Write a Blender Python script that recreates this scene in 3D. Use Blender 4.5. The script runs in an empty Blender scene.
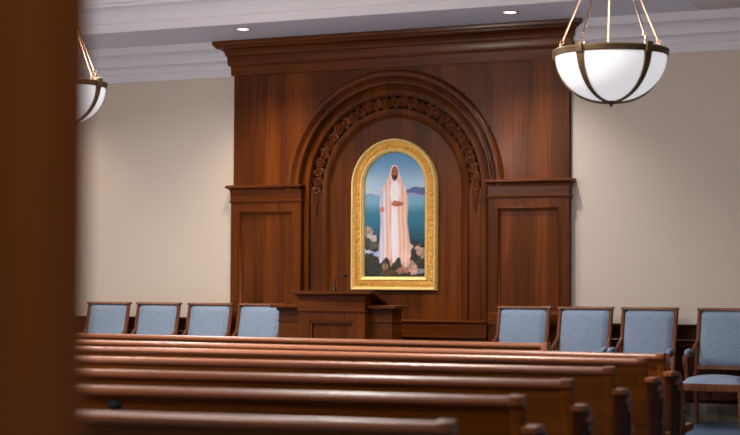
import bpy, bmesh, math, random
from mathutils import Vector, Matrix
random.seed(7)
PI = math.pi
C = bpy.context.scene.collection
CAMZ = 1.30

# ------------------------------------------------------------------ materials
def s2l(c):
    return tuple(((x/255)/12.92 if x/255 <= .04045 else ((x/255+.055)/1.055)**2.4) for x in c)

def newmat(name):
    m = bpy.data.materials.new(name); m.use_nodes = True
    nt = m.node_tree; b = nt.nodes['Principled BSDF']
    return m, nt, b

def plain(name, rgb, rough=.5, metal=0, noise=0, nscale=30, bump=0, bscale=200, spec=.5):
    m, nt, b = newmat(name)
    c = s2l(rgb)
    b.inputs['Base Color'].default_value = (*c, 1)
    b.inputs['Roughness'].default_value = rough
    b.inputs['Metallic'].default_value = metal
    b.inputs['Specular IOR Level'].default_value = spec
    tc = nt.nodes.new('ShaderNodeTexCoord')
    if noise:
        n = nt.nodes.new('ShaderNodeTexNoise'); n.inputs['Scale'].default_value = nscale; n.inputs['Detail'].default_value = 5
        nt.links.new(tc.outputs['Object'], n.inputs['Vector'])
        r = nt.nodes.new('ShaderNodeValToRGB')
        r.color_ramp.elements[0].position = .3; r.color_ramp.elements[1].position = .7
        r.color_ramp.elements[0].color = (*[x*(1-noise) for x in c], 1)
        r.color_ramp.elements[1].color = (*[min(1, x*(1+noise)) for x in c], 1)
        nt.links.new(n.outputs['Fac'], r.inputs['Fac']); nt.links.new(r.outputs['Color'], b.inputs['Base Color'])
    if bump:
        n = nt.nodes.new('ShaderNodeTexNoise'); n.inputs['Scale'].default_value = bscale
        nt.links.new(tc.outputs['Object'], n.inputs['Vector'])
        bp = nt.nodes.new('ShaderNodeBump'); bp.inputs['Strength'].default_value = bump; bp.inputs['Distance'].default_value = .004
        nt.links.new(n.outputs['Fac'], bp.inputs['Height']); nt.links.new(bp.outputs['Normal'], b.inputs['Normal'])
    return m

def wood(name, axis, dark, mid, light, rough=.38, strips=False, coat=.06, spec=.15):
    """veneered wood, grain running along axis (0,1,2)"""
    m, nt, b = newmat(name)
    N = nt.nodes.new; L = nt.links.new
    tc = N('ShaderNodeTexCoord')
    def mapped(sc_across, sc_along):
        mp = N('ShaderNodeMapping'); s = [sc_across]*3; s[axis] = sc_along
        mp.inputs['Scale'].default_value = s
        L(tc.outputs['Object'], mp.inputs['Vector']); return mp
    n1 = N('ShaderNodeTexNoise'); n1.inputs['Scale'].default_value = 1; n1.inputs['Detail'].default_value = 6; n1.inputs['Roughness'].default_value = .6
    L(mapped(38, 1.1).outputs[0], n1.inputs['Vector'])
    n2 = N('ShaderNodeTexNoise'); n2.inputs['Scale'].default_value = 1; n2.inputs['Detail'].default_value = 2
    L(mapped(5, .45).outputs[0], n2.inputs['Vector'])
    mx = N('ShaderNodeMix'); mx.data_type = 'FLOAT'; mx.inputs[0].default_value = .5
    L(n1.outputs['Fac'], mx.inputs[2]); L(n2.outputs['Fac'], mx.inputs[3])
    r = N('ShaderNodeValToRGB'); e = r.color_ramp.elements
    e[0].position = .33; e[1].position = .68
    e[0].color = (*s2l(dark), 1); e[1].color = (*s2l(light), 1)
    k = e.new(.5); k.color = (*s2l(mid), 1)
    L(mx.outputs[0], r.inputs['Fac'])
    out = r.outputs['Color']
    if strips:      # book-matched veneer leaves about 18 cm wide
        sp = N('ShaderNodeSeparateXYZ'); L(tc.outputs['Object'], sp.inputs[0])
        mu = N('ShaderNodeMath'); mu.operation = 'MULTIPLY'; mu.inputs[1].default_value = 5.3; L(sp.outputs[0], mu.inputs[0])
        fl = N('ShaderNodeMath'); fl.operation = 'FLOOR'; L(mu.outputs[0], fl.inputs[0])
        wn = N('ShaderNodeTexWhiteNoise'); wn.noise_dimensions = '1D'; L(fl.outputs[0], wn.inputs['W'])
        mr = N('ShaderNodeMapRange'); mr.inputs['To Min'].default_value = .78; mr.inputs['To Max'].default_value = 1.2
        L(wn.outputs['Value'], mr.inputs['Value'])
        hs = N('ShaderNodeVectorMath'); hs.operation = 'SCALE'; L(out, hs.inputs[0]); L(mr.outputs[0], hs.inputs['Scale'])
        out = hs.outputs[0]
    L(out, b.inputs['Base Color'])
    b.inputs['Roughness'].default_value = rough
    b.inputs['Specular IOR Level'].default_value = spec
    b.inputs['Coat Weight'].default_value = coat; b.inputs['Coat Roughness'].default_value = .32 if coat > .3 else .2
    bp = N('ShaderNodeBump'); bp.inputs['Strength'].default_value = .12; bp.inputs['Distance'].default_value = .002
    L(n1.outputs['Fac'], bp.inputs['Height']); L(bp.outputs['Normal'], b.inputs['Normal'])
    return m

W_D, W_M, W_L = (60, 26, 3), (90, 42, 6), (118, 60, 12)
M_woodv = wood('cherry_vertical', 2, W_D, W_M, W_L, .36)
M_woodg = wood('cherry_polished_molding', 2, W_D, W_M, W_L, .34, coat=.28)
M_panel = wood('cherry_veneer_leaves', 2, W_D, W_M, W_L, .38, strips=True)
M_woodh = wood('cherry_horizontal', 0, W_D, W_M, W_L, .34, coat=.14)
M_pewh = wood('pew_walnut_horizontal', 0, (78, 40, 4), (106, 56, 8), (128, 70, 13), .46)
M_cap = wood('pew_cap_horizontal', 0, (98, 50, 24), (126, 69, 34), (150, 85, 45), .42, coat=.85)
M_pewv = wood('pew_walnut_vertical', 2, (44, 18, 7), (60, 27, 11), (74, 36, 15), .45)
M_wains = wood('dark_wainscot', 0, (44, 20, 9), (60, 28, 12), (76, 37, 16), .4)
M_chairwood = wood('chair_beech', 2, (78, 44, 28), (108, 64, 42), (134, 84, 58), .32)
M_post = wood('doorway_wood', 2, (64, 34, 12), (92, 50, 18), (112, 62, 24), .7)
M_wall = plain('wall_covering', (214, 201, 187), .85, noise=.03, nscale=180, bump=.12, bscale=260, spec=.15)
M_ceil = plain('ceiling_paint', (228, 229, 240), .9, noise=.01, nscale=5, spec=.2)
M_crown = plain('crown_paint', (228, 226, 232), .6, noise=.01, nscale=5, spec=.3)
M_fabric = plain('blue_upholstery', (132, 149, 171), .92, noise=.16, nscale=70, bump=.4, bscale=350, spec=.15)
M_carpet = plain('blue_grey_carpet', (82, 98, 120), .97, noise=.15, nscale=160, bump=.5, bscale=500, spec=.05)
M_bronze = plain('aged_bronze', (112, 90, 62), .5, .45, noise=.1, nscale=20)
M_brass = plain('brass_rod', (112, 82, 58), .55, .5, noise=.05, nscale=20)
M_nail = plain('brass_nail', (206, 164, 134), .4, .4, noise=.05)
M_black = plain('black_metal', (14, 12, 12), .4, .3, noise=.05)
M_foam = plain('mic_foam', (18, 18, 24), .9, noise=.1, nscale=300)
M_white = plain('vent_paint', (196, 184, 184), .6, noise=.01)
M_gold = plain('gilded_frame', (246, 212, 136), .36, .25, noise=.12, nscale=40)
M_golddeep = plain('gilded_carving', (230, 178, 86), .42, .25, noise=.22, nscale=60)
M_base = plain('grey_base', (92, 84, 70), .6, noise=.1, nscale=15)

def emis(name, rgb, strength):
    m, nt, b = newmat(name)
    c = s2l(rgb)
    b.inputs['Base Color'].default_value = (*c, 1); b.inputs['Roughness'].default_value = .45
    b.inputs['Emission Color'].default_value = (*c, 1)
    b.inputs['Emission Strength'].default_value = strength
    n = nt.nodes.new('ShaderNodeTexNoise'); n.inputs['Scale'].default_value = 9
    tc = nt.nodes.new('ShaderNodeTexCoord'); nt.links.new(tc.outputs['Object'], n.inputs['Vector'])
    mr = nt.nodes.new('ShaderNodeMapRange'); mr.inputs['To Min'].default_value = strength*.97; mr.inputs['To Max'].default_value = strength*1.03
    nt.links.new(n.outputs['Fac'], mr.inputs['Value']); nt.links.new(mr.outputs[0], b.inputs['Emission Strength'])
    return m
M_bowl = emis('opal_glass', (240, 241, 244), .62)
M_lamp = emis('downlight_lens', (255, 250, 244), 4.0)

# ------------------------------------------------------------------ mesh helpers
def obj(name, bm, m, parent=None, smooth=False):
    bmesh.ops.recalc_face_normals(bm, faces=bm.faces)
    me = bpy.data.meshes.new(name); bm.to_mesh(me); bm.free()
    if isinstance(m, (list, tuple)):
        for q in m: me.materials.append(q)
    else: me.materials.append(m)
    if smooth:
        try: me.shade_smooth()
        except Exception: pass
        if smooth != 'all':
            me.set_sharp_from_angle(angle=math.radians(38))
    o = bpy.data.objects.new(name, me); C.objects.link(o)
    if parent: o.parent = parent
    return o

def thing(name, label, cat, loc=(0, 0, 0), rz=0, group=None):
    o = bpy.data.objects.new(name, None); C.objects.link(o)
    o.empty_display_size = .1
    o.location = loc; o.rotation_euler = (0, 0, rz); o['label'] = label; o['category'] = cat
    if group: o['group'] = group
    return o

def struct(name, bm, m, smooth=False):
    o = obj(name, bm, m, None, smooth); o['kind'] = 'structure'; return o

def bx(bm, x0, x1, y0, y1, z0, z1, bev=0, seg=2):
    t = bmesh.new()
    bmesh.ops.create_cube(t, size=1)
    for v in t.verts:
        v.co = Vector(((x0+x1)/2+v.co.x*(x1-x0), (y0+y1)/2+v.co.y*(y1-y0), (z0+z1)/2+v.co.z*(z1-z0)))
    if bev: bmesh.ops.bevel(t, geom=t.edges[:], offset=bev, segments=seg, affect='EDGES', profile=.5)
    me = bpy.data.meshes.new('t'); t.to_mesh(me); t.free(); bm.from_mesh(me); bpy.data.meshes.remove(me)
    return bm

def box(*a, **k): return bx(bmesh.new(), *a, **k)

def prism_yz(bm, pts, x0, x1, bev=0):
    """closed outline in (y,z) extruded from x0 to x1"""
    t = bmesh.new()
    a = [t.verts.new((x0, y, z)) for y, z in pts]; b = [t.verts.new((x1, y, z)) for y, z in pts]
    t.faces.new(a); t.faces.new(b[::-1])
    n = len(pts)
    for i in range(n): t.faces.new((a[i], b[i], b[(i+1) % n], a[(i+1) % n]))
    if bev:
        t.normal_update()
        ed = [e for e in t.edges if abs(e.verts[0].co.x-e.verts[1].co.x) < 1e-6]
        bmesh.ops.bevel(t, geom=ed, offset=bev, segments=2, affect='EDGES', profile=.5)
    me = bpy.data.meshes.new('t'); t.to_mesh(me); t.free(); bm.from_mesh(me); bpy.data.meshes.remove(me)
    return bm

def tube(bm, pts, rads, n=10, cap=True, sx=1.0):
    """tube through points; rads a number or list"""
    pts = [Vector(p) for p in pts]
    if not isinstance(rads, (list, tuple)): rads = [rads]*len(pts)
    rings = []; ref = None
    for i, p in enumerate(pts):
        d = (pts[min(i+1, len(pts)-1)]-pts[max(i-1, 0)]).normalized()
        if ref is None:
            ref = Vector((1, 0, 0)) if abs(d.x) < .8 else Vector((0, 0, 1))
        a = (ref-d*ref.dot(d)).normalized(); b = d.cross(a); ref = a
        rings.append([bm.verts.new(p+(a*math.cos(2*PI*k/n)*sx+b*math.sin(2*PI*k/n))*rads[i]) for k in range(n)])
    for i in range(len(rings)-1):
        for k in range(n): bm.faces.new((rings[i][k], rings[i][(k+1) % n], rings[i+1][(k+1) % n], rings[i+1][k]))
    if cap:
        bm.faces.new(rings[0][::-1]); bm.faces.new(rings[-1])
    return bm

def lathe(bm, prof, n=48, cx=0, cy=0, close=False):
    rings = []
    for r, z in prof:
        if r < 1e-6: rings.append([bm.verts.new((cx, cy, z))])
        else: rings.append([bm.verts.new((cx+r*math.cos(2*PI*k/n), cy+r*math.sin(2*PI*k/n), z)) for k in range(n)])
    m = len(rings)
    for i in range(m if close else m-1):
        A, B = rings[i], rings[(i+1) % m]
        for k in range(n):
            k2 = (k+1) % n
            if len(A) == 1 and len(B) == 1: continue
            if len(A) == 1: bm.faces.new((A[0], B[k], B[k2]))
            elif len(B) == 1: bm.faces.new((A[k], A[k2], B[0]))
            else: bm.faces.new((A[k], A[k2], B[k2], B[k]))
    return bm

def ball(bm, c, r, n=10, sc=(1, 1, 1)):
    t = bmesh.new(); bmesh.ops.create_uvsphere(t, u_segments=n, v_segments=max(5, n//2+1), radius=r)
    for v in t.verts: v.co = Vector((v.co.x*sc[0]+c[0], v.co.y*sc[1]+c[1], v.co.z*sc[2]+c[2]))
    me = bpy.data.meshes.new('t'); t.to_mesh(me); t.free(); bm.from_mesh(me); bpy.data.meshes.remove(me)
    return bm

def ret_mould(bm, xl, xr, yf, yw, prof, close=True):
    """moulding round a projecting block: prof (projection, z); mitred returns to the wall"""
    rows = []
    for d, z in prof:
        rows.append([bm.verts.new(p) for p in ((xl-d, yw, z), (xl-d, yf-d, z), (xr+d, yf-d, z), (xr+d, yw, z))])
    m = len(rows)
    for i in range(m if close else m-1):
        A, B = rows[i], rows[(i+1) % m]
        for k in range(3): bm.faces.new((A[k], A[k+1], B[k+1], B[k]))
    return bm

def straight_mould(bm, x0, x1, y, prof, sgn=-1):
    """closed profile (projection, z) extruded along x; projects from y by sgn"""
    a = [bm.verts.new((x0, y+sgn*d, z)) for d, z in prof]; b = [bm.verts.new((x1, y+sgn*d, z)) for d, z in prof]
    bm.faces.new(a); bm.faces.new(b[::-1]); n = len(prof)
    for i in range(n): bm.faces.new((a[i], b[i], b[(i+1) % n], a[(i+1) % n]))
    return bm

def cove(d0, z0, d1, z1, n=5, bulge=.5):
    """curved run between two profile points (excludes the first)"""
    out = []
    for i in range(1, n+1):
        t = i/n
        # quarter ellipse when bulge=1, straight when 0
        e = (1-math.cos(t*PI/2)); l = t
        f = l*(1-bulge)+e*bulge
        g = l*(1-bulge)+math.sin(t*PI/2)*bulge
        out.append((d0+(d1-d0)*f, z0+(z1-z0)*g))
    return out

# ------------------------------------------------------------------ room shell
YW = 16.6; YB = 1.12
XL, XR = -13.4, 2.0
SOF = CAMZ+2.645      # soffit height
TRAY_Y = 15.38
TOP = SOF+.33
RX0, RX1 = -9.58, -5.72     # span of the wooden panelling
struct('floor', box(XL-.2, XR+.2, -2.5, YW+.2, -.12, 0), M_carpet)
b = bmesh.new()
bx(b, XL-.2, RX0, YW, YW+.2, 0, TOP+.1); bx(b, RX1, XR+.2, YW, YW+.2, 0, TOP+.1); bx(b, RX0, RX1, YW+.12, YW+.2, 0, TOP+.1)
bx(b, RX0, RX1, YW, YW+.12, SOF-.002, TOP+.1)
struct('wall_front', b, M_wall)
struct('wall_left', box(XL-.2, XL, YB+.13, YW, 0, TOP+.1), M_wall)
struct('wall_right', box(XR, XR+.2, YB+.13, YW, 0, TOP+.1), M_wall)
# rear wall with the doorway the camera looks through
DX0, DX1, DZ = -.887, .62, 2.45
b = bmesh.new()
bx(b, XL-.2, DX0-.03, YB+.01, YB+.13, 0, TOP+.1); bx(b, DX1+.03, XR+.2, YB+.01, YB+.13, 0, TOP+.1)
bx(b, DX0-.03, DX1+.03, YB+.01, YB+.13, DZ+.03, TOP+.1)
struct('wall_back', b, M_wall)
b = bmesh.new()
for s, x in ((-1, DX0), (1, DX1)):
    xa, xb = sorted((x, x+s*.03)); bx(b, xa, xb, YB, YB+.14, 0, DZ, .002)          # reveal lining
    xa, xb = sorted((x-s*.0, x+s*.16))
    bx(b, xa, xb, YB-.02, YB, 0, DZ+.1, .004); bx(b, xa, xb, YB+.14, YB+.16, 0, DZ+.1, .004)
    xa, xb = sorted((x-s*.016, x)); bx(b, xa, xb, YB+.004, YB+.034, 0, DZ, .004)     # door stop
bx(b, DX0, DX1, YB, YB+.14, DZ-.03, DZ, .002); bx(b, DX0, DX1, YB-.02, YB, DZ, DZ+.1, .004); bx(b, DX0, DX1, YB+.14, YB+.16, DZ, DZ+.1, .004)
struct('trim_1', b, M_post)
# ceiling: soffit round a raised tray
b = bmesh.new()
bx(b, XL, XR, TRAY_Y, YW, SOF, TOP+.1)
bx(b, XL, XR, YB+.13, 3.6, SOF, TOP+.1)
bx(b, XL, XL+1.0, 3.6, TRAY_Y, SOF, TOP+.1); bx(b, XR-1.0, XR, 3.6, TRAY_Y, SOF, TOP+.1)
bx(b, XL+1.0, XR-1.0, 3.6, TRAY_Y, TOP, TOP+.1)
struct('ceiling', b, M_ceil)
# tray moulding (flat fascia plus crown)
prof = [(0, SOF-.0), (.022, SOF-.004), (.03, SOF+.012), (.03, SOF+.085), (.042, SOF+.09), (.042, SOF+.105)]
prof += cove(.042, SOF+.105, .15, SOF+.24, 6, .8)
prof += [(.165, SOF+.245), (.165, SOF+.27), (.19, SOF+.28), (.19, TOP), (0, TOP)]
b = bmesh.new(); straight_mould(b, XL+1.0, XR-1.0, TRAY_Y, prof)
struct('trim_2', b, M_crown, True)
# crown on the front wall in several steps
CB = 2.272+CAMZ       # underside of crown
prof = [(0, CB), (.016, CB), (.02, CB+.01), (.02, CB+.085), (.03, CB+.092), (.03, CB+.104)]
prof += cove(.03, CB+.104, .08, CB+.165, 5, .8)
prof += [(.09, CB+.17), (.09, CB+.195)]
prof += cove(.09, CB+.195, .17, CB+.285, 5, .8)
prof += [(.185, CB+.29), (.185, SOF), (0, SOF)]
b = bmesh.new(); straight_mould(b, XL, RX0, YW, prof); straight_mould(b, RX1, XR, YW, prof)
struct('trim_3', b, M_crown, True)
# dark wood wainscot below the wall covering, both sides
WZ = CAMZ-.368
for nm, xa, xb in (('trim_4', XL, RX0-.02), ('trim_5', RX1+.02, XR)):
    b = bmesh.new()
    bx(b, xa, xb, YW-.03, YW, .17, WZ-.03)
    straight_mould(b, xa, xb, YW, [(0, WZ-.05), (.035, WZ-.05), (.035, WZ-.035), (.055, WZ-.022), (.058, WZ-.004), (.05, WZ), (0, WZ)])
    straight_mould(b, xa, xb, YW, [(0, WZ-.17), (.034, WZ-.17), (.045, WZ-.158), (.034, WZ-.146), (0, WZ-.146)])
    n = int((xb-xa)/.8)
    for i in range(n):
        x0 = xa+(xb-xa)*i/n+.06; x1 = xa+(xb-xa)*(i+1)/n-.06
        for q in ((x0, x1, .2, .225), (x0, x1, WZ-.225, WZ-.2), (x0, x0+.025, .225, WZ-.225), (x1-.025, x1, .225, WZ-.225)):
            bx(b, q[0], q[1], YW-.045, YW-.028, q[2], q[3], .004)
    struct(nm, b, M_wains, True)
    b = bmesh.new(); straight_mould(b, xa, xb, YW, [(0, 0), (.05, 0), (.05, .15), (.04, .175), (0, .18)])
    struct('baseboard_'+('left' if nm == 'trim_4' else 'right'), b, M_base, True)

# ------------------------------------------------------------------ wooden reredos
CX = -7.65; HW = 1.925; YF = 16.545; YN = 16.635; SPR = CAMZ+1.002; AX = CX-.018; YR = YW+.115
T = thing('wooden_reredos', 'tall cherry wood panelling on the front wall with round arch, heavy cornice and two pilasters', 'wall panelling', (CX, YW, 0))
def loc(bm):
    for v in bm.verts: v.co -= Vector((CX, YW, 0))
    return bm
def part(name, bm, m, par=None, smooth=True): return obj(name, loc(bm), m, par or T, smooth)

RO = 1.20
FB = SPR-.05; FT = CAMZ+2.32
b = bmesh.new()
# upper field with an arched cut-out (front sheet) and returns
n = 64
arc = [(AX-RO*math.cos(PI*i/n), SPR+RO*math.sin(PI*i/n)) for i in range(n+1)]
for i in range(n):
    (xa, za), (xb, zb) = arc[i], arc[i+1]
    b.faces.new([b.verts.new(p) for p in ((xa, YF, za), (xb, YF, zb), (xb, YF, FT), (xa, YF, FT))])
for s in (-1, 1):
    b.faces.new([b.verts.new(p) for p in ((AX+s*RO, YF, FB), (CX+s*HW, YF, FB), (CX+s*HW, YF, FT), (AX+s*RO, YF, FT))])
    b.faces.new([b.verts.new(p) for p in ((CX+s*HW, YF, FB), (CX+s*HW, YW-.001, FB), (CX+s*HW, YW-.001, FT), (CX+s*HW, YF, FT))])
bmesh.ops.remove_doubles(b, verts=b.verts, dist=1e-5)
part('upper_panel', b, M_panel, smooth=False)
# niche back panel
part('niche_panel', box(CX-1.2, CX+1.2, YN, YR, .0, SPR+1.22), M_panel, smooth=False)

def arch_sweep(prof, zbot, n=72, relief=None, close=False):
    """prof: (radius, y). legs run down to zbot (None = arc only)"""
    path = []
    if zbot is not None: path.append(('L', zbot))
    for i in range(n+1): path.append(('A', PI*i/n))
    if zbot is not None: path.append(('R', zbot))
    b = bmesh.new(); rows = []
    for kind, v in path:
        row = []
        for r, y in prof:
            if kind == 'L': p = (AX-r, y, v)
            elif kind == 'R': p = (AX+r, y, v)
            else: p = (AX-r*math.cos(v), y, SPR+r*math.sin(v))
            row.append(b.verts.new(p))
        rows.append(row)
    m = len(prof)
    for i in range(len(rows)-1):
        for k in range(m if close else m-1):
            k2 = (k+1) % m
            b.faces.new((rows[i][k], rows[i][k2], rows[i+1][k2], rows[i+1][k]))
    return b
# outer bold bead, arc only
P = [(1.252, YF+.005), (1.250, YF-.02)]
P += [(1.208+.040*math.cos(a), YF-.022-.036*math.sin(a)) for a in [PI*k/8 for k in range(1, 8)]]
P += [(1.158, YF-.018), (1.148, YF-.010), (1.143, YF-.010)]
P += [(1.118+.025*math.cos(a), YF-.010-.024*math.sin(a)) for a in [PI*k/6 for k in range(1, 7)]]
P += [(1.092, YF+.02), (1.085, YF+.05)]
part('arch_molding', arch_sweep(P, None), M_woodg, smooth=True)
# middle fascia with rounded edges, runs down as legs
P = [(1.10, YF+.045), (1.078, YF+.045)]+[(1.078-.05*t, YF+.045-.022*math.sin(t*PI/2)) for t in (.33, .66, 1)]
P += [(1.0, YF+.02), (.99, YF+.028), (.985, YF+.075)]
part('arch_molding', arch_sweep(P, .0), M_woodv, smooth=True)
# inner round band
P = [(.846, YN-.02), (.842, YN-.044), (.834, YN-.052), (.79, YN-.046), (.775, YN-.034), (.768, YN-.016), (.755, YN-.011), (.745, YN+.001)]
part('arch_molding', arch_sweep(P, .0), M_woodv, smooth=True)
part('carving_ground', arch_sweep([(.99, YN-.03), (.84, YN-.03)], .0), M_woodv, smooth=True)
# carved scroll band
RC, HWD = .914, .064
def relief(s, t):
    Lu = .205; k = math.floor(s/Lu); u = (s/Lu-k-.5)*Lu; sg = 1 if k % 2 else -1
    x = u; y = t*HWD-sg*.008
    rho = math.hypot(x, y); th = math.atan2(y*sg, x)
    h = 0
    if rho < .06: h = .55+.45*math.cos(2*PI*(rho/.030)-th)
    if rho < .014: h = 1.0
    # leaves between the scrolls
    x2 = abs(u)-Lu/2; y2 = t*HWD+sg*.012
    q = math.hypot(x2, y2*.9); a2 = math.atan2(y2, x2)
    if q < .052: h = max(h, (1-q/.052)**.5*(.62+.38*math.cos(6*a2)))
    # running stem
    yc = sg*.03*math.cos(PI*u/Lu)
    h = max(h, .75*math.exp(-((t*HWD-yc)/.008)**2))
    return h*(1-min(1, abs(t))**8)
b = bmesh.new(); ns, ntt = 760, 22; rows = []
for i in range(ns+1):
    a = PI*i/ns; s = a*RC; row = []
    for j in range(ntt+1):
        t = -1+2*j/ntt; r = RC+t*HWD
        row.append(b.verts.new((AX-r*math.cos(a), YN-.030-.015*relief(s, t), SPR+r*math.sin(a))))
    rows.append(row)
for i in range(ns):
    for j in range(ntt): b.faces.new((rows[i][j], rows[i][j+1], rows[i+1][j+1], rows[i+1][j]))
for s in (-1, 1):     # bellflower drops below the springing
    z = SPR
    for k in range(9):
        r = .040-.0034*k; z -= r*.95
        ball(b, (AX+s*(RC+.004), YN-.034, z), r, 10, (.72, .6, .8)); z -= r*.12
        if k < 4:
            for q in (-1, 1): ball(b, (AX+s*(RC+.004)+q*r*.8, YN-.032, z+r*.6), r*.5, 8, (.8, .7, 1.2))
part('carved_band', b, M_woodv, smooth=True)

# cornice
z0 = CAMZ+2.276
prof = [(0, z0), (.022, z0), (.022, z0+.01), (.026, z0+.10), (.04, z0+.104), (.044, z0+.12)]
prof += [(.048, z0+.128), (.05, z0+.205), (.06, z0+.21), (.064, z0+.222)]
prof += cove(.064, z0+.222, .122, z0+.286, 8, .9)
prof += [(.128, z0+.29), (.132, z0+.302), (.138, z0+.306)]
prof += [(.139, z0+.312), (.149, z0+.318), (.153, z0+.326)]
prof += [(.155, SOF-.004), (0, SOF-.004)]
prof = [(d*1.17, z) for d, z in prof]
b = bmesh.new(); ret_mould(b, CX-HW, CX+HW, YF, YW-.001, prof); part('cornice', b, M_woodh)

# pilasters (lower side blocks) with recessed panel and ledge cap
YP = 16.51
def pilaster(s):
    xa, xb = (CX-HW-.01, CX-1.075) if s < 0 else (CX+1.075, CX+HW+.01)
    zt = CAMZ+.895; it = CAMZ+.793; zb = CAMZ-.30
    st = .09
    b = bmesh.new()
    bx(b, xa, xa+st, YP, YW-.002, .0, zt); bx(b, xb-st, xb, YP, YW-.002, .0, zt)
    bx(b, xa+st, xb-st, YP, YW-.002, it, zt); bx(b, xa+st, xb-st, YP, YW-.002, 0, zb)
    bx(b, xa+st, xb-st, YP+.035, YW-.002, zb, it)
    p = part('pilaster', b, M_woodv, smooth=False)
    # frieze over the panel
    b = bmesh.new(); bx(b, xa-.004, xb+.004, YP-.006, YW-.002, zt, CAMZ+1.01)
    ret_mould(b, xa, xb, YP, YW-.002, [(0, zt-.012), (.008, zt-.012), (.014, zt-.004), (.014, zt+.008), (.006, zt+.014), (0, zt+.014)])
    part('frieze', b, M_woodh, p)
    b = bmesh.new(); x0, x1 = xa+st, xb-st      # sloped panel moulding
    o = [(x0, zb), (x1, zb), (x1, it), (x0, it)]
    lv = [(0, YP-.006), (.012, YP-.008), (.022, YP+.008), (.034, YP+.014), (.04, YP+.026), (.045, YP+.032)]
    rows = [[b.verts.new((x+(d if x == x0 else -d), y, z+(d if z == zb else -d))) for x, z in o] for d, y in lv]
    for i in range(len(rows)-1):
        for k in range(4): b.faces.new((rows[i][k], rows[i][(k+1) % 4], rows[i+1][(k+1) % 4], rows[i+1][k]))
    part('panel_molding', b, M_woodv, p)
    b = box(x0+.04, x1-.04, YP+.028, YP+.036, zb+.04, it-.04); part('recessed_panel', b, M_panel, p, smooth=False)
    # ledge cap
    z = CAMZ+1.0; la, lb_ = (xa, xb-.025) if s < 0 else (xa+.025, xb)
    pr = [(0, z), (.008, z), (.010, z+.008)]+cove(.010, z+.008, .030, z+.036, 5, .8)+[(.036, z+.038)]
    pr += [(.040+.011*math.cos(a), z+.055+.017*math.sin(a)) for a in (-PI/2, -PI/4, 0, PI/4, PI/2)]+[(0, z+.074)]
    b = bmesh.new(); ret_mould(b, la, lb_, YP, YW-.002, pr)
    bx(b, la-.036, lb_+.036, YP-.036, YW-.002, z+.066, z+.0735)
    part('ledge', b, M_woodh, p)
    # base mouldings
    zb2 = CAMZ-.275
    b = bmesh.new(); ret_mould(b, la, lb_, YP, YW-.002, [(0, zb2-.12), (.022, zb2-.12), (.022, zb2-.012), (.012, zb2), (0, zb2)]); part('dado_molding', b, M_woodh, p)
    b = bmesh.new(); ret_mould(b, la, lb_, YP, YW-.002, [(0, 0), (.03, 0), (.03, .16), (.02, .19), (0, .19)])
    part('base_molding', b, M_woodh, p)
pilaster(-1); pilaster(1)
# low rail cabinet between the pilasters
b = bmesh.new(); zt = CAMZ-.363; ya = 16.47
xa, xb = CX-1.07, CX+1.07
straight_mould(b, xa, xb, YN, [(0, zt-.03), (.165, zt-.03), (.178, zt-.02), (.182, zt-.006), (.175, zt), (0, zt)])
bx(b, xa, xb, ya+.01, YN, .0, zt-.028)
straight_mould(b, xa, xb, YN, [(0, zt-.178), (.15, zt-.178), (.19, zt-.172), (.19, zt-.16), (.15, zt-.155), (0, zt-.155)])
part('base_cabinet', b, M_woodh)

# ------------------------------------------------------------------ framed painting
PX, PH, PZB, PZS = -7.672, .492, CAMZ-.059, CAMZ+1.042
PT = thing('framed_painting', 'arched painting of a robed person by a lake in a carved gilded frame', 'painting', (PX, YN, PZB))
def ploc(bm):
    for v in bm.verts: v.co -= Vector((PX, YN, PZB))
    return bm
def frame_sweep(offs, dens, relief=None):
    """offs: list of (offset inward, height off wall)"""
    path = []      # (section, param)
    nl, na, nb = int(dens*1.25), int(dens*1.35), int(dens*.9)
    for i in range(nl): path.append(('l', i/nl))
    for i in range(na): path.append(('a', i/na))
    for i in range(nl): path.append(('r', i/nl))
    for i in range(nb): path.append(('b', i/nb))
    b = bmesh.new(); rows = []; s = 0; last = None
    om = offs[len(offs)//2][0]
    def P(kind, v, o):
        h = PH-o; zb = PZB+o
        if kind == 'l': return (-h, zb+(PZS-zb)*v)
        if kind == 'a': return (-h*math.cos(PI*v), PZS+h*math.sin(PI*v))
        if kind == 'r': return (h, PZS+(zb-PZS)*v)
        return (h-2*h*v, zb)
    for kind, v in path:
        m = P(kind, v, om)
        if last: s += math.hypot(m[0]-last[0], m[1]-last[1])
        last = m
        row = []
        for j, (o, h) in enumerate(offs):
            x, z = P(kind, v, o)
            hh = h+(relief(s, j/(len(offs)-1)) if relief else 0)
            row.append(b.verts.new((PX+x, YN-.006-hh, z)))
        rows.append(row)
    n = len(rows)
    for i in range(n):
        for k in range(len(offs)-1):
            b.faces.new((rows[i][k], rows[i][k+1], rows[(i+1) % n][k+1], rows[(i+1) % n][k]))
    return b
F1 = [(0, -.005), (0, .03), (.004, .052), (.012, .060), (.022, .058), (.028, .046), (.034, .034), (.04, .03)]
obj('outer_frame', ploc(frame_sweep(F1, 40)), M_gold, PT, True)
def frel(s, t):
    L = .062; k = math.floor(s/L); u = s/L-k-.5
    w = (t-.5)*2
    a = math.sqrt(max(0, 1-(u*1.9)**2-(w*1.1)**2)) if (u*1.9)**2+(w*1.1)**2 < 1 else 0
    c = .5+.5*math.cos(9*u*2+5*abs(w))
    return .013*a*(.6+.4*c)+.006*c*(1-abs(w)**4)*(1 if k % 2 else .7)
offs = [(.038+.066*j/14, .026) for j in range(15)]
obj('carved_ornament', ploc(frame_sweep(offs, 260, frel)), M_golddeep, PT, True)
F2 = [(.102, .024), (.104, .036), (.110, .043), (.118, .042), (.122, .034), (.132, .030), (.140, .022), (.146, .006), (.146, -.004)]
obj('inner_frame', ploc(frame_sweep(F2, 40)), M_gold, PT, True)

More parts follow.
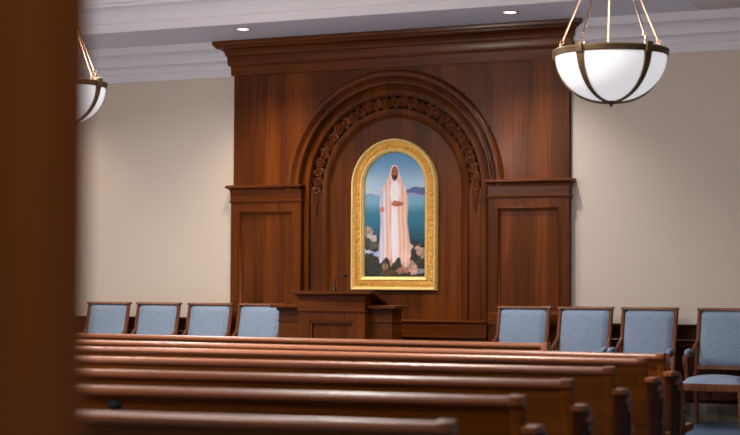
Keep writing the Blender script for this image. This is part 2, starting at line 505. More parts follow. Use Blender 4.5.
# painted picture as vertex colours
def mixc(a, b, t): t = max(0, min(1, t)); return tuple(a[i]*(1-t)+b[i]*t for i in range(3))
def sstep(e0, e1, x):
    t = max(0, min(1, (x-e0)/(e1-e0))); return t*t*(3-2*t)
def interp(tab, y):
    if y <= tab[0][0]: return tab[0][1]
    for (a, va), (c, vc) in zip(tab, tab[1:]):
        if y <= c: return va+(vc-va)*(y-a)/(c-a)
    return tab[-1][1]
def hsh(i, j): 
    v = math.sin(i*127.1+j*311.7)*43758.5453; return v-math.floor(v)
def vn(x, y):
    i, j = math.floor(x), math.floor(y); fx, fy = x-i, y-j
    fx = fx*fx*(3-2*fx); fy = fy*fy*(3-2*fy)
    return (hsh(i, j)*(1-fx)+hsh(i+1, j)*fx)*(1-fy)+(hsh(i, j+1)*(1-fx)+hsh(i+1, j+1)*fx)*fy
def ell(x, y, cx, cy, rx, ry, soft=.25):
    d = math.hypot((x-cx)/rx, (y-cy)/ry); return 1-sstep(1-soft, 1+soft, d)
def paint(u, v):
    # u, v in a 61 x 126.5 picture, origin top left
    c = mixc((70, 122, 168), (168, 190, 208), sstep(0, 36, v))
    c = mixc(c, (110, 155, 190), .35*ell(u, v, 30, 26, 24, 34, .35))
    c = mixc(c, (190, 200, 212), .4*vn(u*.15, v*.5)*sstep(20, 40, v))
    mt = 38.5-3.5*math.exp(-((u-51)/6)**2)-2.2*math.exp(-((u-61)/5)**2)+max(0, 40-u)*.14+.6*vn(u*.6, 3)
    if u > 36: c = mixc(c, (84, 98, 140), sstep(mt-.5, mt+.5, v))
    ml = 42.5-1.2*math.sin(u*.3); c = mixc(c, (130, 150, 185), sstep(ml-.6, ml+.6, v))
    if v > 45:
        w = mixc((112, 160, 188), (48, 110, 136), sstep(48, 66, v)); w = mixc(w, (24, 62, 76), sstep(66, 96, v))
        w = mixc(w, (150, 185, 200), .12*sstep(.6, .95, vn(u*.25, v*1.6))); c = mixc(c, w, sstep(44.8, 45.8, v))
    sh = 92+3*math.sin(u*.22)+2.5*vn(u*.3, 9)
    g = mixc((34, 38, 36), (62, 62, 54), vn(u*.35, v*.45)); c = mixc(c, g, sstep(sh-1, sh+1.5, v))
    for (cx, cy, rx, ry, col) in ((3, 81, 5, 6, (150, 138, 136)), (8, 87, 5, 5, (182, 170, 166)), (2, 92, 6, 5, (70, 70, 72)), (10, 95, 5, 3.5, (92, 90, 88)),
                                  (4, 101, 6, 2.2, (176, 190, 214)), (12, 103, 5, 2.6, (140, 160, 196)), (55, 100, 4.6, 5, (176, 146, 128)), (59, 104, 3, 4, (150, 128, 116)),
                                  (47, 96, 2.2, 4.4, (180, 176, 176)), (56, 120, 5, 3, (120, 130, 140)), (45, 114, 7, 5, (160, 126, 118)), (39, 120, 8, 3.5, (150, 104, 92)),
                                  (50, 119, 5, 5, (180, 144, 134)), (12, 118, 9, 5, (44, 54, 50)), (24, 122, 8, 3, (84, 62, 44))):
        k = ell(u+3.4*(vn(u*.45+cx, v*.45)-.5), v+3.4*(vn(u*.4, v*.5+cy)-.5), cx, cy, rx*.95, ry*.95, .14); sd = .8+.35*vn(u*.7, v*.7)
        c = mixc(c, tuple(x*sd for x in col), k)
    # robe silhouette
    lt = [(14, 27.5), (20, 25), (30, 22), (36, 18), (46, 15.5), (56, 15), (70, 16), (90, 15), (104, 13.5), (112, 15)]
    rt = [(14, 32.5), (20, 34.5), (30, 38), (36, 41), (44, 43.5), (54, 44), (70, 43), (90, 45.5), (104, 47), (112, 46)]
    if 13 < v < 113:
        l, r = interp(lt, v), interp(rt, v)
        k = sstep(l-.5, l+.5, u)*(1-sstep(r-.5, r+.5, u))*(1-sstep(109+3*math.sin(u*.5), 111+3*math.sin(u*.5), v))
        f = (u-l)/max(1, r-l)
        fold = .5+.5*math.sin(u*1.5+math.sin(v*.05)*1.4+.6*math.sin(v*.11))
        rc = mixc((196, 190, 214), (226, 218, 226), f/.25) if f < .25 else mixc((232, 208, 200), (226, 216, 226), (f-.25)/.2) if f < .45 else mixc((232, 226, 234), (228, 190, 172), (f-.5)/.2)
        if v < 40: rc = mixc(rc, (232, 192, 178), .8)
        if .22 < f < .42 and v > 30: rc = mixc(rc, (228, 180, 162), .65)
        rc = mixc(rc, tuple(x*.72 for x in (rc[0], rc[1]*.93, rc[2]*.92)), fold*.42)
        c = mixc(c, rc, k)
    # white tunic at the chest, sash, hands
    c = mixc(c, (226, 226, 236), ell(u, v, 30.5, 40, 5, 13, .2)*sstep(27, 30, v))
    c = mixc(c, (226, 222, 232), ell(u, v, 30.5, 84, 4, 26, .3)*.75)
    c = mixc(c, (168, 88, 76), ell(u, v, 33, 52.5, 6, 2.4, .25))
    c = mixc(c, (176, 108, 86), ell(u, v, 30.5, 51, 2.4, 2, .25)); c = mixc(c, (188, 118, 96), ell(u, v, 17.5, 58, 2.2, 2.6, .25))
    # head
    c = mixc(c, (236, 200, 188), ell(u, v, 30, 22, 4.6, 8.8, .12))
    c = mixc(c, (60, 34, 26), ell(u, v, 30.2, 21.5, 3.3, 7, .15)); c = mixc(c, (156, 100, 78), ell(u, v, 30.2, 20.5, 2.6, 4.6, .2))
    c = mixc(c, (58, 34, 28), ell(u, v, 30.2, 25.6, 2.3, 2.4, .25)); c = mixc(c, (70, 42, 34), ell(u, v, 29.2, 19.6, .7, .5, .4)+ell(u, v, 31.4, 19.6, .7, .5, .4))
    # feet
    c = mixc(c, (188, 138, 108), ell(u, v, 20.5, 116, 3.6, 3.4, .25)*(.6+.4*math.sin(u*2))); c = mixc(c, (196, 146, 116), ell(u, v, 27, 112, 1.4, 4, .25))
    c = mixc(c, (230, 190, 178), ell(u, v, 41, 108, 5, 9, .2)*(.75+.25*math.sin(u*1.7)))
    return c
b = bmesh.new(); NX, NZ = 124, 250
cl = b.loops.layers.float_color.new('picture')
hw = PH-.135; zb = PZB+.135; rows = []
for i in range(NX+1):
    x = -hw+2*hw*i/NX; zt = PZS+math.sqrt(max(0, hw*hw-x*x)); rows.append([b.verts.new((PX+x, YN-.008, zb+(zt-zb)*j/NZ)) for j in range(NZ+1)])
ih = PH-.144
colc = {}
def cfor(v):
    if v not in colc:
        x = v.co.x-PX; z = v.co.z
        u = (x+ih)/(2*ih)*61; w = (PZS+ih-z)/(PZS+ih-(PZB+.144))*126.5
        colc[v] = (*s2l(tuple(max(0, min(255, q*1.12)) for q in paint(u, w))), 1)
    return colc[v]
for i in range(NX):
    for j in range(NZ):
        vs = (rows[i][j], rows[i+1][j], rows[i+1][j+1], rows[i][j+1])
        if j == NZ-1 and (vs[2].co-vs[3].co).length < 1e-6: continue
        f = b.faces.new(vs)
        for l in f.loops: l[cl] = cfor(l.vert)
colc = dict(colc)
m, nt, bs = newmat('oil_paint'); at = nt.nodes.new('ShaderNodeVertexColor'); at.layer_name = 'picture'
nt.links.new(at.outputs['Color'], bs.inputs['Base Color']); bs.inputs['Roughness'].default_value = .5; bs.inputs['Specular IOR Level'].default_value = .25
obj('canvas', ploc(b), m, PT)

# ------------------------------------------------------------------ pulpit
YQ = 15.45
Q = thing('pulpit', 'wooden pulpit with slanted desk top and lower side wings in front of the painting', 'pulpit', (-7.81, YQ, 0))
def qloc(bm):
    for v in bm.verts: v.co -= Vector((-7.81, YQ, 0))
    return bm
def qp(name, bm, m, par=None, smooth=True): return obj(name, qloc(bm), m, par or Q, smooth)
mx0, mx1 = -8.180, -7.452; zt = CAMZ-.078; yb = YQ+.36
b = bmesh.new()      # central body: stiles, rails, recessed panel
zl = CAMZ-.268
bx(b, mx0, mx0+.12, YQ, yb, 0, zl); bx(b, mx1-.12, mx1, YQ, yb, 0, zl); bx(b, mx0+.12, mx1-.12, YQ, yb, zl-.09, zl); bx(b, mx0+.12, mx1-.12, YQ, yb, 0, .2)
bx(b, mx0+.12, mx1-.12, YQ+.03, yb, .2, zl-.09)
qp('body', b, M_woodv, smooth=False)
b = bmesh.new(); x0, x1, za, zc = mx0+.12, mx1-.12, .2, zl-.09
for q in ((x0, x1, zc-.025, zc), (x0, x1, za, za+.025), (x0, x0+.025, za, zc), (x1-.025, x1, za, zc)): bx(b, q[0], q[1], YQ+.005, YQ+.03, q[2], q[3], .006)
qp('panel_molding', b, M_woodh)
b = bmesh.new()      # upper fascia under the desk
ret_mould(b, mx0, mx1, YQ, YQ+.10, [(0, zl), (.012, zl), (.016, zl+.006), (.016, zl+.015), (.005, zl+.02), (.003, zl+.12)]+cove(.003, zl+.12, .045, zl+.168, 5, .7)+[(.055, zl+.172), (0, zl+.172)])
prism_yz(b, [(YQ, zl), (YQ, zl+.172), (YQ+.10, zl+.172), (yb, zl+.08), (yb, zl)], mx0+.004, mx1-.004)
qp('fascia', b, M_woodh)
b = bmesh.new()      # slanted desk board
z = zt-.014
prism_yz(b, [(YQ-.05, z), (YQ-.05, z+.028), (YQ+.05, z+.03), (yb+.03, z-.09), (yb+.02, z-.12), (YQ+.05, z)], mx0-.085, mx1+.085, .005)
qp('desk_top', b, M_woodh)
for s in (-1, 1):
    xa, xb = (-8.46, mx0-.001) if s < 0 else (mx1+.001, -7.20)
    y0, y1 = YQ+.1, YQ+.32; zz = CAMZ-.205
    b = bmesh.new()
    bx(b, xa, xb, y0, y1, 0, zz-.03)
    wl, wr = (0, None)
    for pr in ([(zz-.19, .012), (zz-.175, .02)],):
        bx(b, xa-.012 if s < 0 else xa, xb+.012 if s > 0 else xb, y0-.014, y1+.0, zz-.165, zz-.152, .004)
        bx(b, xa-.02 if s < 0 else xa, xb+.02 if s > 0 else xb, y0-.022, y1, zz-.06, zz-.026, .008)
    bx(b, xa-.012 if s < 0 else xa, xb+.012 if s > 0 else xb, y0-.014, y1, 0, .14, .006)
    w = qp('side_wing', b, M_woodh)
    b = box(xa-.075 if s < 0 else xa, xb+.06 if s > 0 else xb, y0-.06, y1+.02, zz-.03, zz+.003, .006)
    qp('wing_top', b, M_woodh, w)
# microphone standing on the desk
mx, my = -7.78, YQ+.0; mz = zt+.018
Mi = thing('gooseneck_microphone', 'small black gooseneck microphone standing on the pulpit desk', 'microphone', (mx, my, mz))
b = bmesh.new(); lathe(b, [(0, 0), (.03, 0), (.03, .012), (.02, .02), (.012, .034), (.009, .06), (0, .06)], 20); obj('base', b, M_black, Mi, True)
b = bmesh.new(); tube(b, [(0, 0, .05), (.0, 0, .085), (.008, 0, .11), (.03, 0, .13), (.06, 0, .142), (.105, 0, .15)], .005, 8); obj('neck', b, M_black, Mi, True)
b = bmesh.new(); ball(b, (.118, 0, .152), .019, 14, (1.25, 1, 1)); obj('head', b, M_foam, Mi, True)

# ------------------------------------------------------------------ armchairs
def rect_tube(bm, pts, w, d, bev=0):
    """rectangular-section bar through points lying in a plane x~const: w along x, d across"""
    pts = [Vector(p) for p in pts]; rings = []
    if not isinstance(w, (list, tuple)): w = [w]*len(pts)
    if not isinstance(d, (list, tuple)): d = [d]*len(pts)
    for i, p in enumerate(pts):
        t = (pts[min(i+1, len(pts)-1)]-pts[max(i-1, 0)]).normalized()
        X = Vector((1, 0, 0)); X = (X-t*t.dot(X)).normalized(); Yv = t.cross(X)
        c = .28
        ring = []
        for a, e in ((1, 1-c*2), (1-c*2, 1), (-1+c*2, 1), (-1, 1-c*2), (-1, -1+c*2), (-1+c*2, -1), (1-c*2, -1), (1, -1+c*2)):
            ring.append(bm.verts.new(p+X*a*w[i]/2+Yv*e*d[i]/2))
        rings.append(ring)
    for i in range(len(rings)-1):
        for k in range(8): bm.faces.new((rings[i][k], rings[i][(k+1) % 8], rings[i+1][(k+1) % 8], rings[i+1][k]))
    bm.faces.new(rings[0][::-1]); bm.faces.new(rings[-1])
    return bm
# chair local frame: faces -y; back foot line y=0
def cushion(x0, x1, y0, y1, z0, z1, dome, n=14, tilt=None):
    b = bmesh.new(); top = []
    for i in range(n+1):
        row = []
        for j in range(n+1):
            u, v = i/n*2-1, j/n*2-1
            e = (1-abs(u)**6)*(1-abs(v)**6); e = max(0, e)**.5
            # superellipse outline
            row.append(b.verts.new((x0+(x1-x0)*i/n, y0+(y1-y0)*j/n, z0+(z1-z0)*min(1, e*1.2)+dome*(1-u*u)*(1-v*v))))
        top.append(row)
    for i in range(n):
        for j in range(n): b.faces.new((top[i][j], top[i+1][j], top[i+1][j+1], top[i][j+1]))
    bb = [b.verts.new((x, y, z0)) for x, y in ((x0, y0), (x1, y0), (x1, y1), (x0, y1))]
    b.faces.new(bb[::-1])
    bmesh.ops.remove_doubles(b, verts=b.verts, dist=1e-5)
    return b
HC = 1.093
def make_chair():
    t = thing('armchair', '-', 'armchair')
    W = .280
    lean = math.radians(13)
    def back_pt(z): return (z-.44)*math.tan(lean) if z > .44 else -(.44-z)*-.10*0
    for s in (-1, 1):
        b = bmesh.new()
        rect_tube(b, [(s*(W-.02), .055, 0), (s*(W-.02), .02, .22), (s*(W-.02), 0, .42), (s*(W-.02), .012, .50)], [.03, .036, .042, .042], [.03, .04, .045, .045])
        obj('leg', b, M_chairwood, t, True)
        b = bmesh.new(); x, y = s*(W-.008), -.445
        lathe(b, [(0, 0), (.014, 0), (.017, .02), (.013, .04), (.018, .10), (.024, .20), (.026, .235), (.019, .245), (.026, .255), (.026, .268), (.022, .275), (.03, .29), (.03, .36), (0, .36)], 16, x, y)
        obj('leg', b, M_chairwood, t, True)
    b = bmesh.new(); bx(b, -W, W, -.47, -.435, .345, .415, .006); bx(b, -W+.01, W-.01, -.0, .03, .345, .415, .005)
    bx(b, -W, -W+.03, -.45, .0, .345, .415, .005); bx(b, W-.03, W, -.45, .0, .345, .415, .005)
    sf = obj('seat_frame', b, M_chairwood, t, True)
    obj('seat', cushion(-W+.008, W-.008, -.465, -.005, .413, .458, .032), M_fabric, t, True)
    # back frame: stiles and rails
    b = bmesh.new()
    for s in (-1, 1):
        rect_tube(b, [(s*(W-.02), back_pt(z)+.012, z) for z in (.48, .6, .85, HC-.012)], [.042, .042, .04, .038], .036)
    def rail(z0, z1, th):
        prism_yz(b, [(back_pt(z0)-th/2+.012, z0), (back_pt(z0)+th/2+.012, z0), (back_pt(z1)+th/2+.012, z1), (back_pt(z1)-th/2+.012, z1)], -W+.03, W-.03)
    rail(.525, .56, .032)
    z1 = HC; 
    prism_yz(b, [(back_pt(z1-.02)-.016, z1-.02), (back_pt(z1-.02)+.03, z1-.02), (back_pt(z1)+.034, z1-.004), (back_pt(z1)+.03, z1+.004), (back_pt(z1)-.01, z1+.002), (back_pt(z1)-.018, z1-.006)], -W-.004, W+.004, .003)
    bf = obj('back_frame', b, M_chairwood, t, True)
    # upholstered back
    c = cushion(-W+.036, W-.036, .56, HC-.018, 0, .03, .02)
    for v in c.verts:
        z = v.co.y; v.co = Vector((v.co.x, back_pt(z)+.01-v.co.z, z))
    obj('backrest', c, M_fabric, t, True)
    b = bmesh.new()
    for i in range(19):
        x = -W+.045+i*(2*W-.09)/18; ball(b, (x, back_pt(HC)-.017, HC-.009), .0062, 6)
    obj('nailhead_trim', b, M_nail, bf, True)
    for s in (-1, 1):
        x = s*(W+.002); ks = .66
        b = bmesh.new()
        pts = [(s*(W-.02), back_pt(.80)-.002, .80), (s*(W-.018), back_pt(.77)-.02, .77), (x-s*.006, .0, .715), (x+s*.002, -.12, .668), (x+s*.006, -.24, .652), (x+s*.006, -.34, .655), (x+s*.006, -.395, .645), (x+s*.006, -.415, .615), (x+s*.006, -.405, .58), (x+s*.003, -.375, .53), (x, -.355, .47), (x-s*.005, -.37, .40), (x-s*.008, -.385, .36)]
        pts = [(q[0], q[1] if q[1] > -.05 else q[1]*ks, q[2]) for q in pts]
        rect_tube(b, pts, [.028, .032, .036, .04, .044, .046, .046, .044, .042, .038, .034, .034, .03], [.022, .03, .034, .034, .034, .034, .036, .036, .034, .032, .034, .036, .03])
        a = obj('arm', b, M_chairwood, t, True)
        b = bmesh.new()
        tube(b, [(x+s*.006, -.085, .690), (x+s*.006, -.105, .698), (x+s*.006, -.15, .694), (x+s*.006, -.20, .690), (x+s*.006, -.228, .680), (x+s*.006, -.238, .665)], [.012, .021, .025, .025, .021, .012], 12)
        obj('arm_pad', b, M_fabric, a, True)
    return t
def kids(o): return [c for c in bpy.data.objects if c.parent == o]
def copy_tree(o, parent=None):
    ch = kids(o); c = o.copy(); C.objects.link(c)
    if parent is not None: c.parent = parent
    for k in ch: copy_tree(k, c)
    return c
chair0 = make_chair()
G = 'blue armchairs in a row along the front wall'
spots = [(-11.03, 16.17, 0, 'blue upholstered wooden armchair left of the pulpit, farthest left in its row'),
         (-10.38, 16.17, 0, 'blue upholstered wooden armchair left of the pulpit, second from the left'),
         (-9.72, 16.17, 0, 'blue upholstered wooden armchair against the pale wall just left of the wood panelling'),
         (-9.09, 16.16, 0, 'blue upholstered armchair whose right side is hidden behind the pulpit wing'),
         (-6.11, 16.16, 0, 'blue upholstered armchair in front of the right pilaster, alone wholly before wood panelling'),
         (-5.475, 16.17, 0, 'blue upholstered armchair at the corner where wood panelling meets the right wall'),
         (-4.83, 16.17, 0, 'blue upholstered armchair before the right wall, behind the end of the farthest pew'),
         (-4.08, 16.16, 0, 'blue upholstered armchair at far right whose seat and front leg show')]
for i, (x, y, rz, lb) in enumerate(spots):
    o = chair0 if i == 0 else copy_tree(chair0)
    o.location = (x, y, 0); o.rotation_euler.z = math.radians(rz); o['label'] = lb; o['group'] = G

# ------------------------------------------------------------------ pews
def cap_mesh(x0, x1, zt, d=.056, h=.038):
    b = bmesh.new(); r = .021
    pts = []
    for cx, cz, a0 in ((d/2-r, -r, 0), (-d/2+r, -r, 90), (-d/2+r, -h+r*.6, 180), (d/2-r, -h+r*.6, 270)):
        rr = r if cz == -r else r*.6
        cx2 = cx if rr == r else (math.copysign(d/2-rr, cx))
        for k in range(6):
            a = math.radians(a0+90*k/5); pts.append((cx2+rr*math.cos(a), zt+cz+rr*math.sin(a)))
    return prism_yz(b, pts, x0, x1)
def end_panel(par, x, s, zt):
    """pew end at x, outboard direction s; back edge at y=0, pew faces +y"""
    th = .044; xa, xb = sorted((x, x+s*th)); za = zt-.115
    out = [(-.005, 0), (-.012, za-.05), (-.016, za-.012), (.10, za-.012), (.14, za-.03), (.17, za-.075), (.18, za-.12), (.19, za-.16), (.215, za-.20), (.235, za-.25), (.24, za-.33), (.24, .30), (.26, .16), (.28, .10), (.28, 0)]
    b = bmesh.new(); prism_yz(b, out, xa, xb, .006)
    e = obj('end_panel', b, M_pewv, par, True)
    ya, yb_ = sorted((x-s*.004, x+s*(th+.006)))
    top = [(-.03, za-.016), (-.03, za+.004), (-.02, za+.010), (.10, za+.010), (.145, za+.004), (.19, za-.014), (.228, za-.05), (.248, za-.095), (.252, za-.135), (.272, za-.165), (.305, za-.185), (.318, za-.215)]
    bot = [(.303, za-.235), (.282, za-.21), (.246, za-.18), (.224, za-.14), (.216, za-.10), (.196, za-.062), (.165, za-.035), (.13, za-.020), (.09, za-.016)]
    top, bot = [[(y if y < 0 else y*.76, z) for y, z in q] for q in (top, bot)]
    b = bmesh.new(); prism_yz(b, top+bot, ya, yb_, .004)
    obj('armrest', b, M_cap, e, True)
    # carved scrolls on the outer face
    b = bmesh.new(); xc = x+s*(th+.004)
    for cy, cz, r0, t0, sg in ((.108, za-.080, .040, -.3, 1), (.150, za-.235, .036, 2.0, -1)):
        pts = [(xc, cy+r0*(1-k/25*.75)*math.cos(sg*k/25*2.6*PI+t0), cz+r0*(1-k/25*.75)*math.sin(sg*k/25*2.6*PI+t0)) for k in range(26)]
        tube(b, pts, [.013-.005*k/25 for k in range(26)], 8)
    tube(b, [(xc, .140, za-.10), (xc, .152, za-.14), (xc, .147, za-.18), (xc, .132, za-.21)], [.012, .016, .015, .010], 8)
    tube(b, [(xc, .075, za-.06), (xc, .05, za-.05), (xc, .03, za-.065)], [.013, .012, .005], 8)
    tube(b, [(xc, .14, za-.28), (xc, .12, za-.34), (xc, .12, za-.40)], [.013, .012, .005], 8)
    obj('carved_bracket', b, M_cap, e, True)
def make_pew(x0, y0, x1, y1, zt, label, plate=False):
    ang = math.atan2(y1-y0, x1-x0); Ln = math.hypot(x1-x0, y1-y0)
    t = thing('church_pew', label, 'pew', (x1, y1, 0), ang, 'wooden pews facing the pulpit')
    obj('top_rail', cap_mesh(-Ln, -.045, zt), M_cap, t, True)
    # end posts of the back
    for xa, xb in ((-.05, 0), (-Ln, -Ln+.05)):
        b = bmesh.new(); prism_yz(b, [(-.020, zt-.03), (.020, zt-.03), (.10, .42), (.10, .02), (.07, .02), (.055, .42)], xa, xb, .003); p = obj('end_post', b, M_pewh, t, True)
        b = bmesh.new(); bx(b, xa-.004, xb+.002, -.029, .029, zt-.034, zt+.005, .006); obj('post_cap', b, M_cap, p, True)
    b = bmesh.new(); prism_yz(b, [(-.011, zt-.03), (.012, zt-.03), (.085, .44), (.085, .04), (.065, .04), (.06, .44)], -Ln+.05, -.05)
    bp = obj('backrest', b, M_pewh, t)
    b = bmesh.new(); prism_yz(b, [(.07, .385), (.50, .405), (.525, .42), (.52, .445), (.50, .45), (.09, .43)], -Ln+.002, -.002); obj('seat', b, M_pewh, t)
    for x, s in ((0, 1), (-Ln, -1)): end_panel(t, x, s, zt)
    n = max(1, int(Ln/2.2))
    for i in range(1, n):
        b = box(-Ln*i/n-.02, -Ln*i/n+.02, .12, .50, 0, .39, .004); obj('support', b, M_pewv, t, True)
    if plate:
        b = bmesh.new(); ball(b, (0, 0, 0), .03, 16, (1.1, .4, .8)); 
        for v in b.verts: v.co += Vector((plate, -.004, zt-.070))
        obj('knob', b, M_foam, bp, True)
    return t
PZ = CAMZ-.405
XE = -9.4
rows = [(10.22, -.066, -2.93, 'pew with the farthest forward and rightmost end, directly before the armchairs'),
        (9.50, .012, -2.83, 'second pew back from the armchairs, its scrolled arm end beside the foremost pew'),
        (8.37, .078, -2.66, 'pew in the middle of the rows, third back from the armchairs'),
        (7.16, .112, -2.46, 'pew fourth back from the armchairs, third nearest the camera'),
        (6.00, .108, -2.247, 'second nearest pew, with a small dark knob on its back at left'),
        (4.79, .118, -2.012, 'nearest and lowest pew in the photo, its end post at bottom centre')]
for Y0, sl, xr, lb in rows:
    make_pew(XE, Y0+sl*(XE-xr), xr, Y0, PZ, 'long wooden '+lb, plate=(-1.665 if Y0 == 6.00 else False))
# front rail before the pulpit
RZ = CAMZ-.398
R = thing('front_rail', 'long low wooden rail between the foremost pew and the pulpit, ending before the armchairs', 'rail', (-4.11, 11.46, 0), math.atan(-.050))
Ln = -4.11+9.4
obj('top_rail', cap_mesh(-Ln, -.05, RZ), M_cap, R, True)
b = bmesh.new(); bx(b, -Ln+.05, -.05, -.012, .012, .0, RZ-.03)
for i in range(7):
    xa = -Ln+.05+(Ln-.1)*i/7+.06; xb = -Ln+.05+(Ln-.1)*(i+1)/7-.06
    for q in ((xa, xb, .12, .145), (xa, xb, RZ-.16, RZ-.135), (xa, xa+.025, .145, RZ-.16), (xb-.025, xb, .145, RZ-.16)): bx(b, q[0], q[1], -.024, -.010, q[2], q[3], .003)
obj('panel', b, M_pewh, R, True)
for xa in (-.05, -Ln):
    obj('end_post', box(xa, xa+.05, -.034, .034, 0, RZ+.006, .004), M_cap, R, True)

# ------------------------------------------------------------------ pendant lamps
PDZ = CAMZ+1.583
def make_pendant():
    t = thing('pendant_lamp', '-', 'pendant lamp')
    Rr = .380; D = .320
    def prof(a): return (Rr*math.cos(a)**.92, -D*math.sin(a)**1.0)
    b = bmesh.new(); pr = [prof(PI/2*i/22) for i in range(23)]; pr[-1] = (0, -D)
    pin = [(max(0, r-.008), z+.008) for r, z in pr[::-1]]; pin[0] = (0, -D+.01)
    lathe(b, pr+pin, 64); obj('glass_bowl', b, M_bowl, t, 'all')
    b = bmesh.new(); lathe(b, [(Rr-.02, -.010), (Rr+.006, -.012), (Rr+.011, -.005), (Rr+.011, .014), (Rr+.016, .018), (Rr+.016, .030), (Rr+.009, .036), (Rr-.02, .036)], 72, close=True)
    obj('rim', b, M_bronze, t, True)
    apex = .81
    for k in range(5):
        a = math.radians(-104.6+72*k)
        ca, sa = math.cos(a), math.sin(a)
        b = bmesh.new(); ring = []
        for i in range(19):
            q = PI/2*i/18; r, z = prof(min(q, PI/2-.02)); w = .031*(1-.68*math.sin(q)**.7)+.001
            nrm = Vector((math.cos(q)*D, -math.sin(q)*Rr)).normalized()
            row = []
            for (dw, dn) in ((-w, -.004), (-w, .012), (0, .017), (w, .012), (w, -.004)):
                rr = r+nrm.x*dn; zz = z+nrm.y*dn
                row.append(b.verts.new((rr*ca-dw*sa, rr*sa+dw*ca, zz)))
            ring.append(row)
        for i in range(18):
            for j in range(5): b.faces.new((ring[i][j], ring[i][(j+1) % 5], ring[i+1][(j+1) % 5], ring[i+1][j]))
        tb = bmesh.new(); bx(tb, Rr-.01, Rr+.03, -.028, .028, -.02, .052, .006)
        bmesh.ops.rotate(tb, verts=tb.verts, cent=(0, 0, 0), matrix=Matrix.Rotation(a, 3, 'Z'))
        me = bpy.data.meshes.new('t'); tb.to_mesh(me); tb.free(); b.from_mesh(me); bpy.data.meshes.remove(me)
        obj('rib', b, M_bronze, t, True)
        b = bmesh.new(); p0 = Vector(((Rr-.005)*ca, (Rr-.005)*sa, .05)); p1 = Vector((.035*ca, .035*sa, apex))
        d = (p1-p0).normalized()
        tube(b, [p0+d*.07, p1], .0062, 8)
        for q in (.012, .036, .060):      # links at the foot of the rod
            c = p0+d*q; tube(b, [c+Vector((math.cos(w), 0, math.sin(w)))*.013 if q != .036 else c+Vector((0, math.cos(w), math.sin(w)))*.013 for w in [2*PI*i/10 for i in range(11)]], .0035, 6, cap=False)
        obj('rod', b, M_brass, t, True)
    b = bmesh.new(); lathe(b, [(0, -D-.038), (.008, -D-.034), (.012, -D-.022), (.008, -D-.014), (.03, -D-.008), (.05, -D+.0), (.055, -D+.012), (0, -D+.012)], 24); obj('finial', b, M_bronze, t, True)
    b = bmesh.new(); lathe(b, [(0, apex-.02), (.03, apex-.02), (.05, apex), (.05, apex+.02), (.02, apex+.04), (.012, apex+.06), (.012, TOP-PDZ-.04), (0, TOP-PDZ-.04)], 20); obj('stem', b, M_brass, t, True)
    b = bmesh.new(); z = TOP-PDZ; lathe(b, [(0, z-.045), (.03, z-.045), (.07, z-.025), (.085, z-.008), (.085, z), (0, z)], 28); obj('ceiling_canopy', b, M_bronze, t, True)
    return t
PG = 'bowl pendant lamps over the pews'
p0 = make_pendant(); p0.location = (-3.672, 11.49, PDZ); p0['label'] = 'white glass bowl pendant lamp with bronze ribs at upper right, its whole bowl in view'; p0['group'] = PG
p1 = copy_tree(p0); p1.location = (-8.325, 11.56, PDZ); p1.rotation_euler.z = math.radians(33.8); p1['label'] = 'white glass bowl pendant lamp at upper left, half hidden by the dark doorway trim'; p1['group'] = PG

# ------------------------------------------------------------------ recessed lights and vent
def downlight(x, y, lb):
    t = thing('recessed_ceiling_light', lb, 'ceiling light', (x, y, SOF), 0, 'recessed lights in the soffit')
    b = bmesh.new(); lathe(b, [(.062, 0), (.085, 0), (.088, -.004), (.084, -.008), (.066, -.007), (.062, 0)], 36); obj('trim_ring', b, M_white, t, True)
    b = bmesh.new(); lathe(b, [(0, -.003), (.04, -.004), (.064, -.002), (.064, 0), (0, 0)], 32); obj('lens', b, M_lamp, t, True)
downlight(-8.988, 15.70, 'round recessed downlight in the ceiling above the left end of the cornice')
downlight(-6.055, 15.765, 'round recessed downlight in the ceiling left of the large pendant lamp')
V = thing('ceiling_vent', 'pale slotted air vent in the ceiling at the top right edge', 'vent', (-4.05, 16.14, SOF))
b = bmesh.new(); bx(b, -.27, .27, -.17, .17, -.006, 0, .002); obj('frame', b, M_white, V, True)
for k in range(7): obj('slat', box(-.24, .24, -.14+.04*k, -.12+.04*k, -.011, -.006, .001), M_white, V)

# ------------------------------------------------------------------ lights
def area(name, loc_, size, power, col, rot=(0, 0, 0), shape='DISK', sy=None, spread=None):
    d = bpy.data.lights.new(name, 'AREA'); d.energy = power; d.color = col; d.shape = shape; d.size = size
    if sy: d.size_y = sy
    if spread: d.spread = math.radians(spread)
    o = bpy.data.objects.new(name, d); C.objects.link(o); o.location = loc_; o.rotation_euler = rot; return o
def spot(name, loc_, power, col, deg, blend=.8, rot=(0, 0, 0), r=.06):
    d = bpy.data.lights.new(name, 'SPOT'); d.energy = power; d.color = col; d.spot_size = math.radians(deg); d.spot_blend = blend; d.shadow_soft_size = r
    o = bpy.data.objects.new(name, d); C.objects.link(o); o.location = loc_; o.rotation_euler = rot; return o
def point(name, loc_, power, col, r=.12):
    d = bpy.data.lights.new(name, 'POINT'); d.energy = power; d.color = col; d.shadow_soft_size = r
    o = bpy.data.objects.new(name, d); C.objects.link(o); o.location = loc_; return o
WARM = (1.0, .78, .57); NEU = (1, .93, .86); COOL = (.80, .88, 1.0)
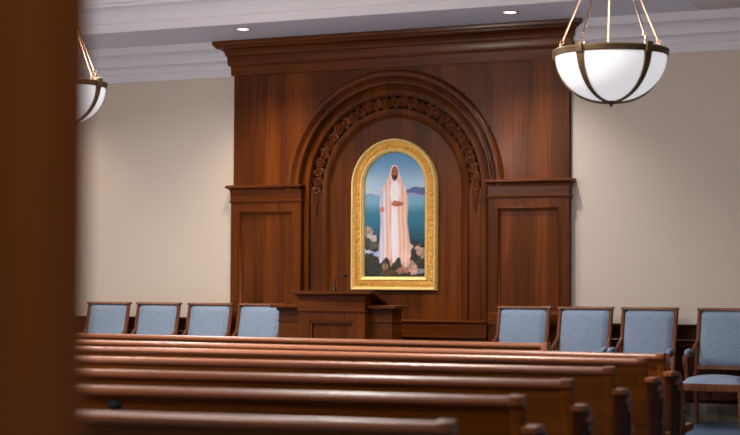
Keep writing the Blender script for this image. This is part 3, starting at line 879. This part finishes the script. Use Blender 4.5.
for x, p, c in ((-11.92, 105, WARM), (-8.988, 175, WARM), (-6.055, 188, (1, .90, .84))): spot('downlight', (x, 15.73, SOF-.02), p, c, 110, .9, (0, 0, 0))  # leftmost spot has no fixture: unseen, added to wash the left wall
for x, y in ((-3.672, 11.49), (-8.35, 11.56)):
    point('pendant_bulb', (x, y, PDZ+.12), 190 if x < -6 else 68, (1, .88, .78) if x < -6 else (1, .94, .9), .1)
# unseen lamps above the middle pews, with added fill at front and rear
for x, y, p in ((-4.9, 9.0, 230), (-9.2, 9.0, 190), (-5.4, 13.2, 30), (-9.2, 13.2, 150), (-4.2, 3.7, 90), (-9.5, 4.0, 560)):
    area('room_lamp_and_fill', (x, y, TOP-.03), .25, p, NEU, spread=150)
area('doorway_fill', (.35, .45, 2.7), .3, 40, WARM)  # unseen fill added on the camera side to brighten the doorway trim
W = bpy.data.worlds.new('World'); bpy.context.scene.world = W; W.use_nodes = True
W.node_tree.nodes['Background'].inputs[0].default_value = (.55, .65, .85, 1); W.node_tree.nodes['Background'].inputs[1].default_value = .08

# ------------------------------------------------------------------ camera
cd = bpy.data.cameras.new('Camera'); cam = bpy.data.objects.new('Camera', cd); C.objects.link(cam)
cd.sensor_fit = 'HORIZONTAL'; cd.sensor_width = 36; cd.lens = 1748/740*36
yaw, pitch, roll = math.radians(25.584), math.radians(2.204), math.radians(.264)
f = Vector((-math.sin(yaw)*math.cos(pitch), math.cos(yaw)*math.cos(pitch), math.sin(pitch)))
r = Vector((math.cos(yaw), math.sin(yaw), 0)); u = r.cross(f)
r2 = r*math.cos(roll)+u*math.sin(roll); u2 = -r*math.sin(roll)+u*math.cos(roll)
mt = Matrix((r2, u2, -f)).transposed().to_4x4(); mt.translation = Vector((0, 0, CAMZ)); cam.matrix_world = mt
cd.clip_start = .05
cd.dof.use_dof = True; cd.dof.focus_distance = 17.5; cd.dof.aperture_fstop = 3.2
sc = bpy.context.scene; sc.camera = cam
sc.view_settings.view_transform = 'Standard'; sc.view_settings.look = 'None'; sc.view_settings.gamma = 1; sc.view_settings.exposure = 0
